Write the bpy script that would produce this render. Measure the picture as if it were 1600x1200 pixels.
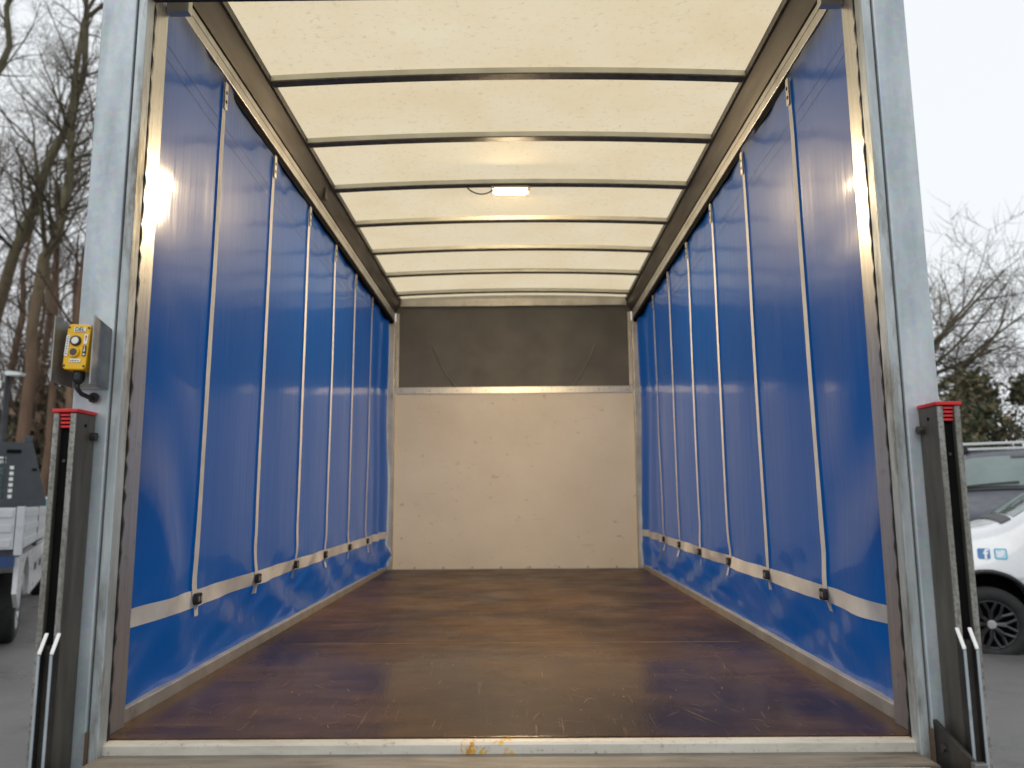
import bpy, bmesh, math, random
from mathutils import Vector, Matrix, noise as mnoise
from mathutils.bvhtree import BVHTree
R = math.radians
for o in list(bpy.data.objects): bpy.data.objects.remove(o)
SC = bpy.context.scene
COL = SC.collection
F = 0.82          # truck floor above the ground
# ---------------------------------------------------------------- camera
pit, yaw, rol = 0.1473, -0.0071, -0.0073
fw = Vector((math.sin(yaw)*math.cos(pit), math.cos(yaw)*math.cos(pit), math.sin(pit)))
rt = Vector((math.cos(yaw), -math.sin(yaw), 0)); up = rt.cross(fw)
r2 = rt*math.cos(rol)+up*math.sin(rol); u2 = up*math.cos(rol)-rt*math.sin(rol)
cd = bpy.data.cameras.new('camera'); cam = bpy.data.objects.new('camera', cd); COL.objects.link(cam)
M = Matrix((r2, u2, -fw)).transposed().to_4x4(); M.translation = (0.03, -1.9514, 0.5583+F)
cam.matrix_world = M
cd.sensor_width = 36; cd.lens = 36*1214.2/1600; cd.clip_start = .05; cd.clip_end = 600
cd.dof.use_dof = True; cd.dof.focus_distance = 2.6; cd.dof.aperture_fstop = 2.6
SC.camera = cam
# ---------------------------------------------------------------- sky, sun, exposure
SUN_EL, SUN_AZ = R(48), R(200)
W = bpy.data.worlds.new('World'); SC.world = W; W.use_nodes = True
wt = W.node_tree; wt.nodes.clear()
sky = wt.nodes.new('ShaderNodeTexSky'); sky.sky_type = 'NISHITA'; sky.sun_disc = False
sky.sun_elevation = SUN_EL; sky.sun_rotation = SUN_AZ; sky.dust_density = 4; sky.air_density = 1
hs = wt.nodes.new('ShaderNodeHueSaturation'); hs.inputs['Saturation'].default_value = .1
mxw = wt.nodes.new('ShaderNodeMixRGB'); mxw.inputs[0].default_value = .93; mxw.inputs[2].default_value = (9.7, 10.1, 10.45, 1)
bg = wt.nodes.new('ShaderNodeBackground'); bg.inputs[1].default_value = .1
wo = wt.nodes.new('ShaderNodeOutputWorld')
wt.links.new(sky.outputs[0], hs.inputs['Color']); wt.links.new(hs.outputs[0], mxw.inputs[1])
wt.links.new(mxw.outputs[0], bg.inputs[0]); wt.links.new(bg.outputs[0], wo.inputs[0])
sd = bpy.data.lights.new('sun', 'SUN'); sd.energy = .6; sd.angle = R(25); sd.color = (1, .97, .93)
so = bpy.data.objects.new('sun', sd); COL.objects.link(so)
so.rotation_euler = Vector((math.sin(SUN_AZ)*math.cos(SUN_EL), math.cos(SUN_AZ)*math.cos(SUN_EL), math.sin(SUN_EL))).to_track_quat('Z', 'Y').to_euler()
vs = SC.view_settings; vs.view_transform = 'Standard'; vs.look = 'None'; vs.gamma = 1; vs.exposure = 0; vs.use_curve_mapping = False
# ---------------------------------------------------------------- materials
MAT = {}
def nd(t, k, **kw):
    n = t.nodes.new(k)
    for a, b in kw.items(): setattr(n, a, b)
    return n
def texco(t, scale=(1, 1, 1), rot=(0, 0, 0)):
    c = nd(t, 'ShaderNodeTexCoord'); m = nd(t, 'ShaderNodeMapping')
    m.inputs['Scale'].default_value = scale; m.inputs['Rotation'].default_value = rot
    t.links.new(c.outputs['Object'], m.inputs[0]); return m.outputs[0]
def noise(t, vec, scale, detail=4, rough=.55):
    n = nd(t, 'ShaderNodeTexNoise'); n.inputs['Scale'].default_value = scale; n.inputs['Detail'].default_value = detail
    n.inputs['Roughness'].default_value = rough; t.links.new(vec, n.inputs['Vector']); return n.outputs['Fac']
def ramp(t, fac, stops):
    r = nd(t, 'ShaderNodeValToRGB'); e = r.color_ramp.elements
    while len(e) < len(stops): e.new(.5)
    for i, (p, c) in enumerate(stops):
        e[i].position = p; e[i].color = (c, c, c, 1) if isinstance(c, (int, float)) else (*c, 1)
    t.links.new(fac, r.inputs[0]); return r.outputs[0]
def mixc(t, fac, a, b, mode='MIX'):
    m = nd(t, 'ShaderNodeMixRGB', blend_type=mode)
    for i, v in ((0, fac), (1, a), (2, b)):
        if isinstance(v, (int, float)): m.inputs[i].default_value = v
        elif isinstance(v, tuple): m.inputs[i].default_value = (*v, 1)
        else: t.links.new(v, m.inputs[i])
    return m.outputs[0]
def bump(t, h, strength, dist=.01):
    b = nd(t, 'ShaderNodeBump'); b.inputs['Strength'].default_value = strength; b.inputs['Distance'].default_value = dist
    t.links.new(h, b.inputs['Height']); return b.outputs[0]
def base(name):
    m = bpy.data.materials.new(name); m.use_nodes = True; t = m.node_tree
    b = t.nodes['Principled BSDF']; MAT[name] = m
    return m, t, b
def setc(t, b, inp, v):
    if isinstance(v, (int, float)): b.inputs[inp].default_value = v
    elif isinstance(v, tuple): b.inputs[inp].default_value = (*v, 1)
    else: t.links.new(v, b.inputs[inp])
def simple(name, c, rough=.5, metal=0, var=.15, scale=8, stretch=(1, 1, 1), bmp=0, bscale=60, spec=.5, coat=0, dirt=None, dscale=4, dthr=.6, rvar=.1):
    m, t, b = base(name); v = texco(t, stretch)
    n = noise(t, v, scale)
    lo = tuple(x*(1-var) for x in c); hi = tuple(min(1, x*(1+var)) for x in c)
    col = ramp(t, n, [(.3, lo), (.7, hi)])
    if dirt:
        d = ramp(t, noise(t, v, dscale, 6, .7), [(dthr, 0), (min(1, dthr+.16), 1)])
        col = mixc(t, d, col, dirt)
    setc(t, b, 'Base Color', col); b.inputs['Metallic'].default_value = metal
    setc(t, b, 'Roughness', ramp(t, noise(t, v, scale*2.3), [(.3, max(0, rough-rvar)), (.7, min(1, rough+rvar))]))
    b.inputs['Specular IOR Level'].default_value = spec
    if coat: b.inputs['Coat Weight'].default_value = coat; b.inputs['Coat Roughness'].default_value = .06
    if bmp: setc(t, b, 'Normal', bump(t, noise(t, v, bscale, 5), bmp))
    return m
def make_mats():
    # galvanised steel: spangle, long vertical streaks
    m, t, b = base('galvanised'); v = texco(t); vz = texco(t, (7, 7, 1.6))
    vo = nd(t, 'ShaderNodeTexVoronoi'); vo.inputs['Scale'].default_value = 70; t.links.new(v, vo.inputs['Vector'])
    c = ramp(t, noise(t, vz, 2.2, 6), [(.25, (.34, .39, .42)), (.5, (.46, .515, .545)), (.75, (.60, .64, .665))])
    c = mixc(t, .12, c, vo.outputs['Color'], 'SOFT_LIGHT')
    d = ramp(t, noise(t, v, 3.1, 7, .7), [(.6, 0), (.78, .6)]); c = mixc(t, d, c, (.34, .36, .35))
    setc(t, b, 'Base Color', c); b.inputs['Metallic'].default_value = .35
    setc(t, b, 'Roughness', ramp(t, noise(t, vz, 3), [(.3, .38), (.7, .6)])); setc(t, b, 'Normal', bump(t, noise(t, v, 45, 5), .08))
    # dirty galvanised: the strips at the opening and the columns
    m, t, b = base('dirty_galvanised'); v = texco(t); vz = texco(t, (20, 20, 2))
    c = ramp(t, noise(t, vz, 2, 7, .65), [(.25, (.10, .095, .08)), (.5, (.27, .265, .24)), (.75, (.42, .42, .40))])
    c = mixc(t, ramp(t, noise(t, v, 130, 3), [(.45, 0), (.62, .7)]), c, (.13, .12, .10))
    setc(t, b, 'Base Color', c); b.inputs['Metallic'].default_value = .35; b.inputs['Roughness'].default_value = .55
    setc(t, b, 'Normal', bump(t, noise(t, v, 120, 4), .25, .004))
    simple('grimy_galvanised', (.44, .48, .49), .5, .35, .25, 4, (6, 6, 1.2), .1, 60, dirt=(.17, .16, .13), dscale=2.2, dthr=.5)
    simple('column_web', (.105, .092, .075), .5, .3, .35, 5, (6, 6, 1), .12, 50, dirt=(.16, .12, .08), dscale=3, dthr=.62)
    # brushed aluminium
    m, t, b = base('aluminium'); v = texco(t); vz = texco(t, (60, 60, 1.2))
    c = ramp(t, noise(t, vz, 3, 5), [(.3, (.50, .49, .46)), (.7, (.66, .65, .62))])
    c = mixc(t, ramp(t, noise(t, v, 26, 5, .7), [(.58, 0), (.72, .55)]), c, (.26, .24, .21))
    setc(t, b, 'Base Color', c); b.inputs['Metallic'].default_value = .8
    setc(t, b, 'Roughness', ramp(t, noise(t, vz, 4), [(.3, .27), (.7, .4)])); setc(t, b, 'Normal', bump(t, noise(t, vz, 6), .05))
    simple('plain_alloy', (.50, .49, .46), .42, .6, .15, 9, (1, 1, 1), .05, 40, dirt=(.25, .23, .2), dscale=14, dthr=.6)
    simple('bow_steel', (.62, .62, .55), .4, .5, .12, 6)
    simple('cove_steel', (.052, .043, .037), .5, .2, .2, 2.5, (3, .5, 3), .05, 30)
    simple('black_rubber', (.016, .015, .014), .6, 0, .4, 20, bmp=.3, bscale=60)
    simple('black_plastic', (.014, .014, .016), .4, 0, .2, 30, bmp=.1, bscale=200)
    simple('matte_black', (.006, .006, .006), .9, 0, .2, 10, spec=.1)
    simple('dark_steel', (.05, .047, .042), .5, .5, .4, 9, bmp=.25, bscale=40, dirt=(.13, .10, .07), dscale=8, dthr=.58)
    simple('webbing', (.58, .57, .56), .75, 0, .1, 14, bmp=.25, bscale=350)
    simple('white_edge', (.82, .82, .80), .5, 0, .06, 20)
    simple('red_plastic', (.62, .012, .016), .35, 0, .15, 12)
    simple('yellow_plastic', (.80, .46, .006), .4, 0, .06, 20, bmp=.06, bscale=200)
    simple('label_white', (.78, .78, .75), .5, 0, .05, 40)
    simple('label_black', (.012, .012, .012), .45, 0, .1, 40)
    simple('button_white', (.74, .73, .69), .4, 0, .06, 30)
    simple('button_brown', (.06, .045, .04), .4, 0, .2, 30)
    simple('zinc_plate', (.30, .30, .29), .38, .75, .35, 12, (1, 1, 1), .08, 40, dirt=(.15, .13, .10), dscale=9, dthr=.55)
    simple('rivet', (.35, .33, .30), .4, .6, .2, 40)
    # blue pvc curtain: glossy, a little light comes through
    m, t, b = base('blue_curtain'); v = texco(t); vs_ = texco(t, (1, 26, .7)); vw = texco(t, (1, 1, 1))
    c = ramp(t, noise(t, v, 1.3, 4), [(.3, (.0006, .034, .165)), (.7, (.0008, .052, .23))])
    setc(t, b, 'Base Color', c); setc(t, b, 'Roughness', ramp(t, noise(t, vs_, 2.5, 5), [(.3, .34), (.7, .48)]))
    b.inputs['Specular IOR Level'].default_value = .22; b.inputs['Coat Weight'].default_value = .68; b.inputs['Coat IOR'].default_value = 1.5
    setc(t, b, 'Coat Roughness', ramp(t, noise(t, vs_, 2.1, 5), [(.3, .07), (.7, .16)]))
    nb = bump(t, noise(t, vs_, 3.0, 4), .085, .009)
    b2 = nd(t, 'ShaderNodeBump'); b2.inputs['Strength'].default_value = .05; b2.inputs['Distance'].default_value = .02
    t.links.new(noise(t, vw, 3.5, 2), b2.inputs['Height']); t.links.new(nb, b2.inputs['Normal'])
    setc(t, b, 'Normal', b2.outputs[0])
    b3_ = bump(t, noise(t, vs_, 2.4, 5), .075, .007); setc(t, b, 'Coat Normal', b3_)
    c = mixc(t, ramp(t, noise(t, texco(t, (1, 9, .8)), 2.2, 6, .7), [(.56, 0), (.74, .07)]), c, (.16, .17, .19)); setc(t, b, 'Base Color', c)
    tr = nd(t, 'ShaderNodeBsdfTranslucent'); tr.inputs[0].default_value = (.0005, .22, .80, 1)
    ms = nd(t, 'ShaderNodeMixShader'); ms.inputs[0].default_value = .28
    t.links.new(b.outputs[0], ms.inputs[1]); t.links.new(tr.outputs[0], ms.inputs[2])
    t.links.new(ms.outputs[0], t.nodes['Material Output'].inputs[0])
    # translucent roof sheet
    m, t, b = base('roof_sheet'); v = texco(t)
    n1 = ramp(t, noise(t, v, 2.2, 6, .6), [(.30, (.93, .75, .48)), (.70, (.99, .85, .60))])
    sp = ramp(t, noise(t, v, 38, 4, .75), [(.56, 0), (.70, .5)])
    c = mixc(t, sp, n1, (.62, .52, .36))
    setc(t, b, 'Base Color', mixc(t, 1.0, c, (.8, .82, .84), 'MULTIPLY')); b.inputs['Roughness'].default_value = .75; b.inputs['Specular IOR Level'].default_value = .15
    tr = nd(t, 'ShaderNodeBsdfTranslucent'); t.links.new(c, tr.inputs[0])
    ms = nd(t, 'ShaderNodeMixShader'); ms.inputs[0].default_value = .70
    t.links.new(b.outputs[0], ms.inputs[1]); t.links.new(tr.outputs[0], ms.inputs[2])
    t.links.new(ms.outputs[0], t.nodes['Material Output'].inputs[0])
    # phenolic ply floor: scuffed brown, gloss varies, scratches and crumbs
    m, t, b = base('floor_ply'); v = texco(t); vx = texco(t, (1.2, 6, 1))
    c = ramp(t, noise(t, vx, 2.4, 6, .5), [(.25, (.046, .023, .011)), (.5, (.080, .042, .019)), (.78, (.120, .068, .032))])
    st = ramp(t, noise(t, v, 1.1, 5, .6), [(.40, 1), (.55, 0)]); c = mixc(t, st, c, (.026, .014, .013)); c = mixc(t, ramp(t, noise(t, texco(t, (4, 1, 1)), 70, 4, .7), [(.5, 0), (.75, .35)]), c, (.15, .095, .055))
    for ang, sc, thr, k in ((.35, (130, 3, 1), .70, .25), (1.35, (160, 4, 1), .71, .25), (-.7, (140, 3.6, 1), .705, .25), (2.1, (180, 7, 1), .70, .25), (1.0, (150, 2.5, 1), .71, .25)):
        s = ramp(t, noise(t, texco(t, sc, (0, 0, ang)), 1, 2, .4), [(thr, 0), (thr+.03, k)])
        c = mixc(t, s, c, (.30, .20, .12))
    c = mixc(t, .55, c, ramp(t, noise(t, texco(t, (2.2, 70, 1)), 1.4, 6, .7), [(.3, .22), (.7, .80)]), 'OVERLAY')
    vo = nd(t, 'ShaderNodeTexVoronoi'); vo.inputs['Scale'].default_value = 34; t.links.new(v, vo.inputs['Vector'])
    keep = ramp(t, noise(t, v, 9, 2), [(.56, 0), (.60, 1)])
    dot = mixc(t, 1., ramp(t, vo.outputs['Distance'], [(.05, .8), (.09, 0)]), keep, 'MULTIPLY'); c = mixc(t, dot, c, (.34, .29, .22))
    setc(t, b, 'Base Color', c)
    sp = nd(t, 'ShaderNodeSeparateXYZ'); t.links.new(v, sp.inputs[0]); mr = nd(t, 'ShaderNodeMapRange'); mr.inputs[1].default_value = .75; mr.inputs[2].default_value = 1.35
    wob = nd(t, 'ShaderNodeMath', operation='MULTIPLY_ADD'); wob.inputs[1].default_value = 1.1; t.links.new(noise(t, v, 2.3, 5, .6), wob.inputs[0])
    off = nd(t, 'ShaderNodeMath', operation='SUBTRACT'); off.inputs[1].default_value = .55; t.links.new(sp.outputs[1], off.inputs[0]); t.links.new(off.outputs[0], wob.inputs[2]); t.links.new(wob.outputs[0], mr.inputs[0])
    rg_ = ramp(t, noise(t, v, 2.6, 6, .65), [(.3, .12), (.5, .20), (.72, .34)])
    rw = ramp(t, noise(t, v, 3.1, 6, .65), [(.3, .30), (.5, .42), (.72, .55)])
    setc(t, b, 'Roughness', mixc(t, mr.outputs[0], rg_, rw))
    b.inputs['Specular IOR Level'].default_value = .2; setc(t, b, 'Normal', bump(t, noise(t, texco(t, (3, 1, 1)), 55, 5), .10, .004))
    # cream bulkhead ply: scuffs and dents
    m, t, b = base('cream_ply'); v = texco(t); vx = texco(t, (.8, 1, 1.3))
    c = ramp(t, noise(t, v, 1.4, 5), [(.3, (.68, .61, .51)), (.7, (.80, .74, .64))])
    s1 = ramp(t, noise(t, vx, 17, 6, .72), [(.634, 0), (.68, .7)]); c = mixc(t, s1, c, (.30, .23, .16))
    s2 = ramp(t, noise(t, texco(t, (.2, 1, 6)), 12, 3), [(.70, 0), (.74, .4)]); c = mixc(t, s2, c, (.36, .28, .2))
    setc(t, b, 'Base Color', c); b.inputs['Roughness'].default_value = .42; setc(t, b, 'Normal', bump(t, noise(t, v, 30, 5), .1))
    simple('joint_wear', (.24, .155, .085), .7, 0, .4, 14); simple('crumb', (.36, .32, .26), .8, 0, .3, 30)
    simple('grey_panel', (.125, .120, .108), .65, 0, .2, 2.2, (1, 1, 1), .06, 25)
    simple('grey_panel_line', (.155, .148, .132), .5, 0, .2, 4)
    # sill with rust and yellow paint splash
    m, t, b = base('sill_strip'); v = texco(t); vx = texco(t, (.5, 3, 3))
    c = ramp(t, noise(t, vx, 5, 7, .65), [(.25, (.36, .33, .28)), (.5, (.58, .55, .48)), (.8, (.72, .69, .62))])
    c = mixc(t, ramp(t, noise(t, v, 60, 5, .75), [(.58, 0), (.7, .7)]), c, (.17, .14, .10))
    sx = nd(t, 'ShaderNodeSeparateXYZ'); t.links.new(v, sx.inputs[0])
    zone = nd(t, 'ShaderNodeMath', operation='COMPARE'); zone.inputs[1].default_value = -.045; zone.inputs[2].default_value = .065
    t.links.new(sx.outputs[0], zone.inputs[0])
    rs = mixc(t, 1., ramp(t, noise(t, v, 42, 5, .7), [(.5, 0), (.56, 1)]), zone.outputs[0], 'MULTIPLY')
    c = mixc(t, rs, c, ramp(t, noise(t, v, 70, 3), [(.4, (.52, .22, .03)), (.6, (.70, .42, .03))]))
    setc(t, b, 'Base Color', c); b.inputs['Metallic'].default_value = .2; b.inputs['Roughness'].default_value = .5
    setc(t, b, 'Normal', bump(t, noise(t, v, 50, 5), .15, .004))
    simple('ledge', (.20, .18, .155), .5, .2, .35, 6, (.6, 3, 1), .15, 40, dirt=(.08, .065, .05), dscale=5, dthr=.52)
    simple('platform_alloy', (.42, .47, .50), .45, .5, .15, 10, dirt=(.2, .2, .2), dscale=10)
    # lamp
    m, t, b = base('lamp_lens'); b.inputs['Emission Color'].default_value = (1, .74, .43, 1); b.inputs['Emission Strength'].default_value = 2200
    # outside
    m, t, b = base('asphalt'); v = texco(t)
    c = ramp(t, noise(t, v, .5, 6, .6), [(.3, (.105, .098, .095)), (.7, (.165, .155, .15))])
    c = mixc(t, ramp(t, noise(t, v, 160, 3), [(.4, 0), (.7, .4)]), c, (.22, .21, .2))
    c = mixc(t, ramp(t, noise(t, v, 2.2, 7, .75), [(.56, 0), (.7, .5)]), c, (.06, .055, .052))
    setc(t, b, 'Base Color', c); setc(t, b, 'Roughness', ramp(t, noise(t, v, .9, 6), [(.35, .22), (.6, .62)]))
    setc(t, b, 'Normal', bump(t, noise(t, v, 130, 4), .4, .01))
    m, t, b = base('bark'); v = texco(t, (3, 3, .8))
    c = ramp(t, noise(t, v, 1.5, 6, .65), [(.3, (.095, .08, .045)), (.5, (.15, .135, .075)), (.7, (.18, .17, .095))])
    sp = nd(t, 'ShaderNodeSeparateXYZ'); t.links.new(texco(t), sp.inputs[0]); mr = nd(t, 'ShaderNodeMapRange'); mr.inputs[1].default_value = 5; mr.inputs[2].default_value = 11
    t.links.new(sp.outputs[2], mr.inputs[0]); c = mixc(t, mr.outputs[0], ramp(t, noise(t, v, 1.2, 5), [(.3, (.11, .065, .042)), (.7, (.20, .125, .08))]), c)
    setc(t, b, 'Base Color', c); b.inputs['Roughness'].default_value = .9; setc(t, b, 'Normal', bump(t, noise(t, v, 9, 5), .6, .05))
    simple('brown_bark', (.17, .105, .068), .9, 0, .35, 2, (3, 3, .7), .5, 9)
    simple('twig', (.095, .066, .046), .9, 0, .3, 1)
    simple('twig_green', (.09, .074, .048), .9, 0, .3, 1)
    for nme, c in (('leaf_dark', (.06, .075, .036)), ('leaf_olive', (.15, .125, .062)), ('leaf_brown', (.15, .10, .06)), ('leaf_litter', (.13, .075, .042))):
        simple(nme, c, .6, 0, .45, 1.2)
    simple('white_paint', (.76, .77, .78), .3, 0, .03, 3, coat=.6)
    simple('navy_paint', (.014, .015, .034), .35, .0, .1, 3, coat=.35)
    simple('silver_board', (.60, .61, .62), .42, .4, .08, 6, dirt=(.28, .25, .22), dscale=3, dthr=.58)
    simple('slate_steel', (.048, .055, .062), .5, .1, .15, 5, bmp=.05)
    simple('tyre', (.018, .018, .018), .8, 0, .25, 15, bmp=.2, bscale=40)
    simple('dark_alloy', (.05, .05, .052), .4, .6, .2, 10)
    simple('silver_alloy', (.48, .48, .48), .35, .8, .1, 10)
    for nme, c in (('glass', (.035, .045, .043)), ('teal_glass', (.08, .22, .21)), ('screen_glass', (.13, .175, .165))):
        m = simple(nme, c, .05, 0, .2, 2, spec=.8, rvar=.02)
    simple('badge_blue', (.02, .17, .42), .4, 0, .05, 10); simple('badge_cyan', (.03, .36, .58), .4, 0, .05, 10); simple('badge_white', (.8, .82, .84), .4, 0, .03, 10); simple('badge_pale', (.38, .68, .80), .4, 0, .03, 10)
    simple('lamp_clear', (.55, .57, .58), .1, 0, .1, 20, spec=.8)
    simple('tail_red', (.35, .01, .01), .2, 0, .1, 20)
    simple('post_dark', (.022, .024, .028), .5, .3, .2, 5)
    simple('lamp_head', (.68, .71, .70), .4, 0, .05, 5)
    simple('blue_panel', (.02, .055, .16), .5, 0, .1, 5)
    simple('fence_wood', (.14, .075, .04), .8, 0, .3, 3, (4, 4, .5))
make_mats()
# ---------------------------------------------------------------- mesh helpers
class MB:
    def __init__(s): s.v = []; s.f = []
    def box(s, x0, x1, y0, y1, z0, z1):
        x0, x1 = min(x0, x1), max(x0, x1); y0, y1 = min(y0, y1), max(y0, y1); z0, z1 = min(z0, z1), max(z0, z1)
        n = len(s.v)
        s.v += [(x0, y0, z0), (x1, y0, z0), (x1, y1, z0), (x0, y1, z0), (x0, y0, z1), (x1, y0, z1), (x1, y1, z1), (x0, y1, z1)]
        s.f += [tuple(n+i for i in q) for q in ((0, 3, 2, 1), (4, 5, 6, 7), (0, 1, 5, 4), (1, 2, 6, 5), (2, 3, 7, 6), (3, 0, 4, 7))]
        return s
    def prism(s, poly, axis, a, b):
        """poly: 2-d outline in the two other axes (in x,y,z order), swept along axis from a to b"""
        n = len(s.v); k = len(poly)
        for t in (a, b):
            for p in poly:
                q = list(p); q.insert(axis, t); s.v.append(tuple(q))
        s.f.append(tuple(n+i for i in range(k))); s.f.append(tuple(n+k+i for i in reversed(range(k))))
        for i in range(k):
            j = (i+1) % k; s.f.append((n+i, n+k+i, n+k+j, n+j))
        return s
    def grid(s, fn, nu, nv):
        n = len(s.v)
        for i in range(nu+1):
            for j in range(nv+1): s.v.append(tuple(fn(i/nu, j/nv)))
        for i in range(nu):
            for j in range(nv):
                a = n+i*(nv+1)+j; s.f.append((a, a+nv+1, a+nv+2, a+1))
        return s
    def tube(s, pts, rad, sides=6, cap=True):
        pts = [Vector(p) for p in pts]; n = len(pts); st = len(s.v)
        if not hasattr(rad, '__len__'): rad = [rad]*n
        ref = Vector((.31, .17, .93))
        for i, p in enumerate(pts):
            d = (pts[min(i+1, n-1)]-pts[max(i-1, 0)])
            d = d.normalized() if d.length > 1e-9 else Vector((0, 0, 1))
            if abs(d.dot(ref)) > .95: ref = Vector((.9, .3, .1))
            u = d.cross(ref).normalized(); w = d.cross(u)
            for k in range(sides):
                a = 2*math.pi*k/sides; q = p+(u*math.cos(a)+w*math.sin(a))*rad[i]; s.v.append((q.x, q.y, q.z))
        for i in range(n-1):
            for k in range(sides):
                a = st+i*sides+k; b = st+i*sides+(k+1) % sides; s.f.append((a, b, b+sides, a+sides))
        if cap:
            s.f.append(tuple(st+k for k in reversed(range(sides)))); s.f.append(tuple(st+(n-1)*sides+k for k in range(sides)))
        return s
    def lathe(s, prof, axis, c, seg=28):
        """prof: (along, radius) list, closed ring; axis 0/1/2"""
        st = len(s.v); k = len(prof)
        for i in range(seg):
            a = 2*math.pi*i/seg
            for (t, r) in prof:
                q = [r*math.cos(a), r*math.sin(a)]; q.insert(axis, t); s.v.append(tuple(q[j]+c[j] for j in range(3)))
        for i in range(seg):
            for j in range(k):
                a = st+i*k+j; b = st+i*k+(j+1) % k; c2 = st+((i+1) % seg)*k+(j+1) % k; d = st+((i+1) % seg)*k+j
                s.f.append((a, b, c2, d))
        return s
    def disc(s, axis, c, r, t, seg=20):
        poly = [(r*math.cos(2*math.pi*i/seg), r*math.sin(2*math.pi*i/seg)) for i in range(seg)]
        o = [c[j] for j in range(3) if j != axis]
        return s.prism([(p[0]+o[0], p[1]+o[1]) for p in poly], axis, c[axis], c[axis]+t)
    def mesh(s, name, mat, smooth=False, bev=0):
        me = bpy.data.meshes.new(name); me.from_pydata(s.v, [], s.f)
        bm = bmesh.new(); bm.from_mesh(me); bmesh.ops.recalc_face_normals(bm, faces=bm.faces)
        if bev: bmesh.ops.bevel(bm, geom=[e for e in bm.edges if len(e.link_faces) == 2 and e.calc_face_angle(0) > .6], offset=bev, segments=2, profile=.6, affect='EDGES')
        bm.to_mesh(me); bm.free()
        if smooth: me.polygons.foreach_set('use_smooth', [True]*len(me.polygons))
        if mat: me.materials.append(MAT[mat])
        return me
    def build(s, name, mat, parent=None, smooth=False, bev=0, loc=None):
        return link(name, s.mesh(name, mat, smooth, bev), parent, loc)
def link(name, me, parent=None, loc=None):
    o = bpy.data.objects.new(name, me); COL.objects.link(o)
    if parent: o.parent = parent
    if loc: o.location = loc
    return o
def thing(name, label, cat, loc=(0, 0, 0), rz=0, group=None):
    o = bpy.data.objects.new(name, None); COL.objects.link(o); o.location = loc; o.rotation_euler = (0, 0, rz); o.empty_display_size = .2
    return tag(o, label, cat, group)
def tag(o, label, cat=None, group=None, kind=None):
    if label: o['label'] = label
    if cat: o['category'] = cat
    if group: o['group'] = group
    if kind: o['kind'] = kind
    return o
def struct(o): o['kind'] = 'structure'; return o
def copy_tree(o, parent=None):
    c = o.copy(); COL.objects.link(c); c.parent = parent
    for ch in o.children: copy_tree(ch, c)
    return c
def text_mesh(body, size, mat, ext=.0004, bold=0):
    cu = bpy.data.curves.new('t', 'FONT'); cu.body = body; cu.size = size; cu.align_x = 'CENTER'; cu.align_y = 'CENTER'; cu.extrude = ext; cu.offset = bold
    o = bpy.data.objects.new('t', cu); COL.objects.link(o); dg = bpy.context.evaluated_depsgraph_get()
    me = bpy.data.meshes.new_from_object(o.evaluated_get(dg)); bpy.data.objects.remove(o); bpy.data.curves.remove(cu)
    me.materials.clear(); me.materials.append(MAT[mat]); return me
def rbox(w, h, r, n=5):
    """rounded rectangle outline"""
    out = []
    for cx, cy, a0 in ((w/2-r, h/2-r, 0), (-w/2+r, h/2-r, 90), (-w/2+r, -h/2+r, 180), (w/2-r, -h/2+r, 270)):
        for i in range(n+1):
            a = R(a0+90*i/n); out.append((cx+r*math.cos(a), cy+r*math.sin(a)))
    return out
# ---------------------------------------------------------------- ground
g = MB().grid(lambda u, v: (-150+300*u, -150+300*v, 0), 4, 4).build('ground', 'asphalt'); struct(g)

# ================================================================ the truck
L = 4.515
truck = thing('curtain_truck', 'open rear of a curtain-sided truck body with blue side curtains and translucent roof', 'truck')
def P(mb, name, mat, parent=None, smooth=False, bev=0):
    o = mb.build(name, mat, parent or truck, smooth, bev)
    if parent is None: o.location = (0, 0, F)
    return o
def fx(Y): return .978+.0125*Y          # floor half width
def cx_(Y): return 1.004+.0105*Y        # curtain plane
# -- floor
sub = P(MB().prism([(-.97, .03), (.97, .03), (1.03, L-.02), (-1.03, L-.02)], 2, -.12, -.024), 'floor_base', 'dark_steel')
ys = [0.0, 1.22, 2.44, 3.66, L-.004]
for a, b in zip(ys[:-1], ys[1:]):
    a2, b2 = a+.0012, b-.0012
    P(MB().prism([(-fx(a2), a2), (fx(a2), a2), (fx(b2), b2), (-fx(b2), b2)], 2, -.022, 0), 'floor_board', 'floor_ply', sub, bev=.0012)
for y in ys[1:-1]:
    P(MB().box(-fx(y)+.12, fx(y)-.10, y-.0022, y+.0022, -.002, .0006), 'joint_line', 'joint_wear', sub)
# scratches dragged into the boards, too many to pick apart
rs_ = random.Random(12); mb = MB()
for i in range(150):
    x = rs_.uniform(-.85, .85); y = .06+3.2*rs_.random()**1.6; a = rs_.choice((rs_.uniform(0, 6.28), rs_.gauss(1.45, .3), rs_.gauss(2.3, .3))); ln = rs_.uniform(.015, .10)*(2 if rs_.random() < .12 else 1); w = rs_.uniform(.0004, .0011)
    d = Vector((math.cos(a), math.sin(a), 0)); n_ = Vector((-d.y, d.x, 0)); k = len(mb.v); bend = rs_.gauss(0, .06)*ln
    for t in (0, .5, 1):
        c = Vector((x, y, .0005))+d*ln*t+n_*bend*4*t*(1-t); ww = w*(.3 if t != .5 else 1)
        mb.v += [tuple(c-n_*ww), tuple(c+n_*ww)]
    mb.f += [(k, k+1, k+3, k+2), (k+2, k+3, k+5, k+4)]
P(mb, 'scratches', 'joint_wear', sub)['kind'] = 'stuff'
mb = MB()
for i in range(80):
    x = rs_.uniform(-.9, .9); y = .05+3.6*rs_.random()**1.3; r = rs_.uniform(.0005, .0014); mb.box(x-r, x+r*rs_.uniform(.6, 1.6), y-r, y+r, .0003, .0003+r)
P(mb, 'crumbs', 'crumb', sub)['kind'] = 'stuff'
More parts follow.
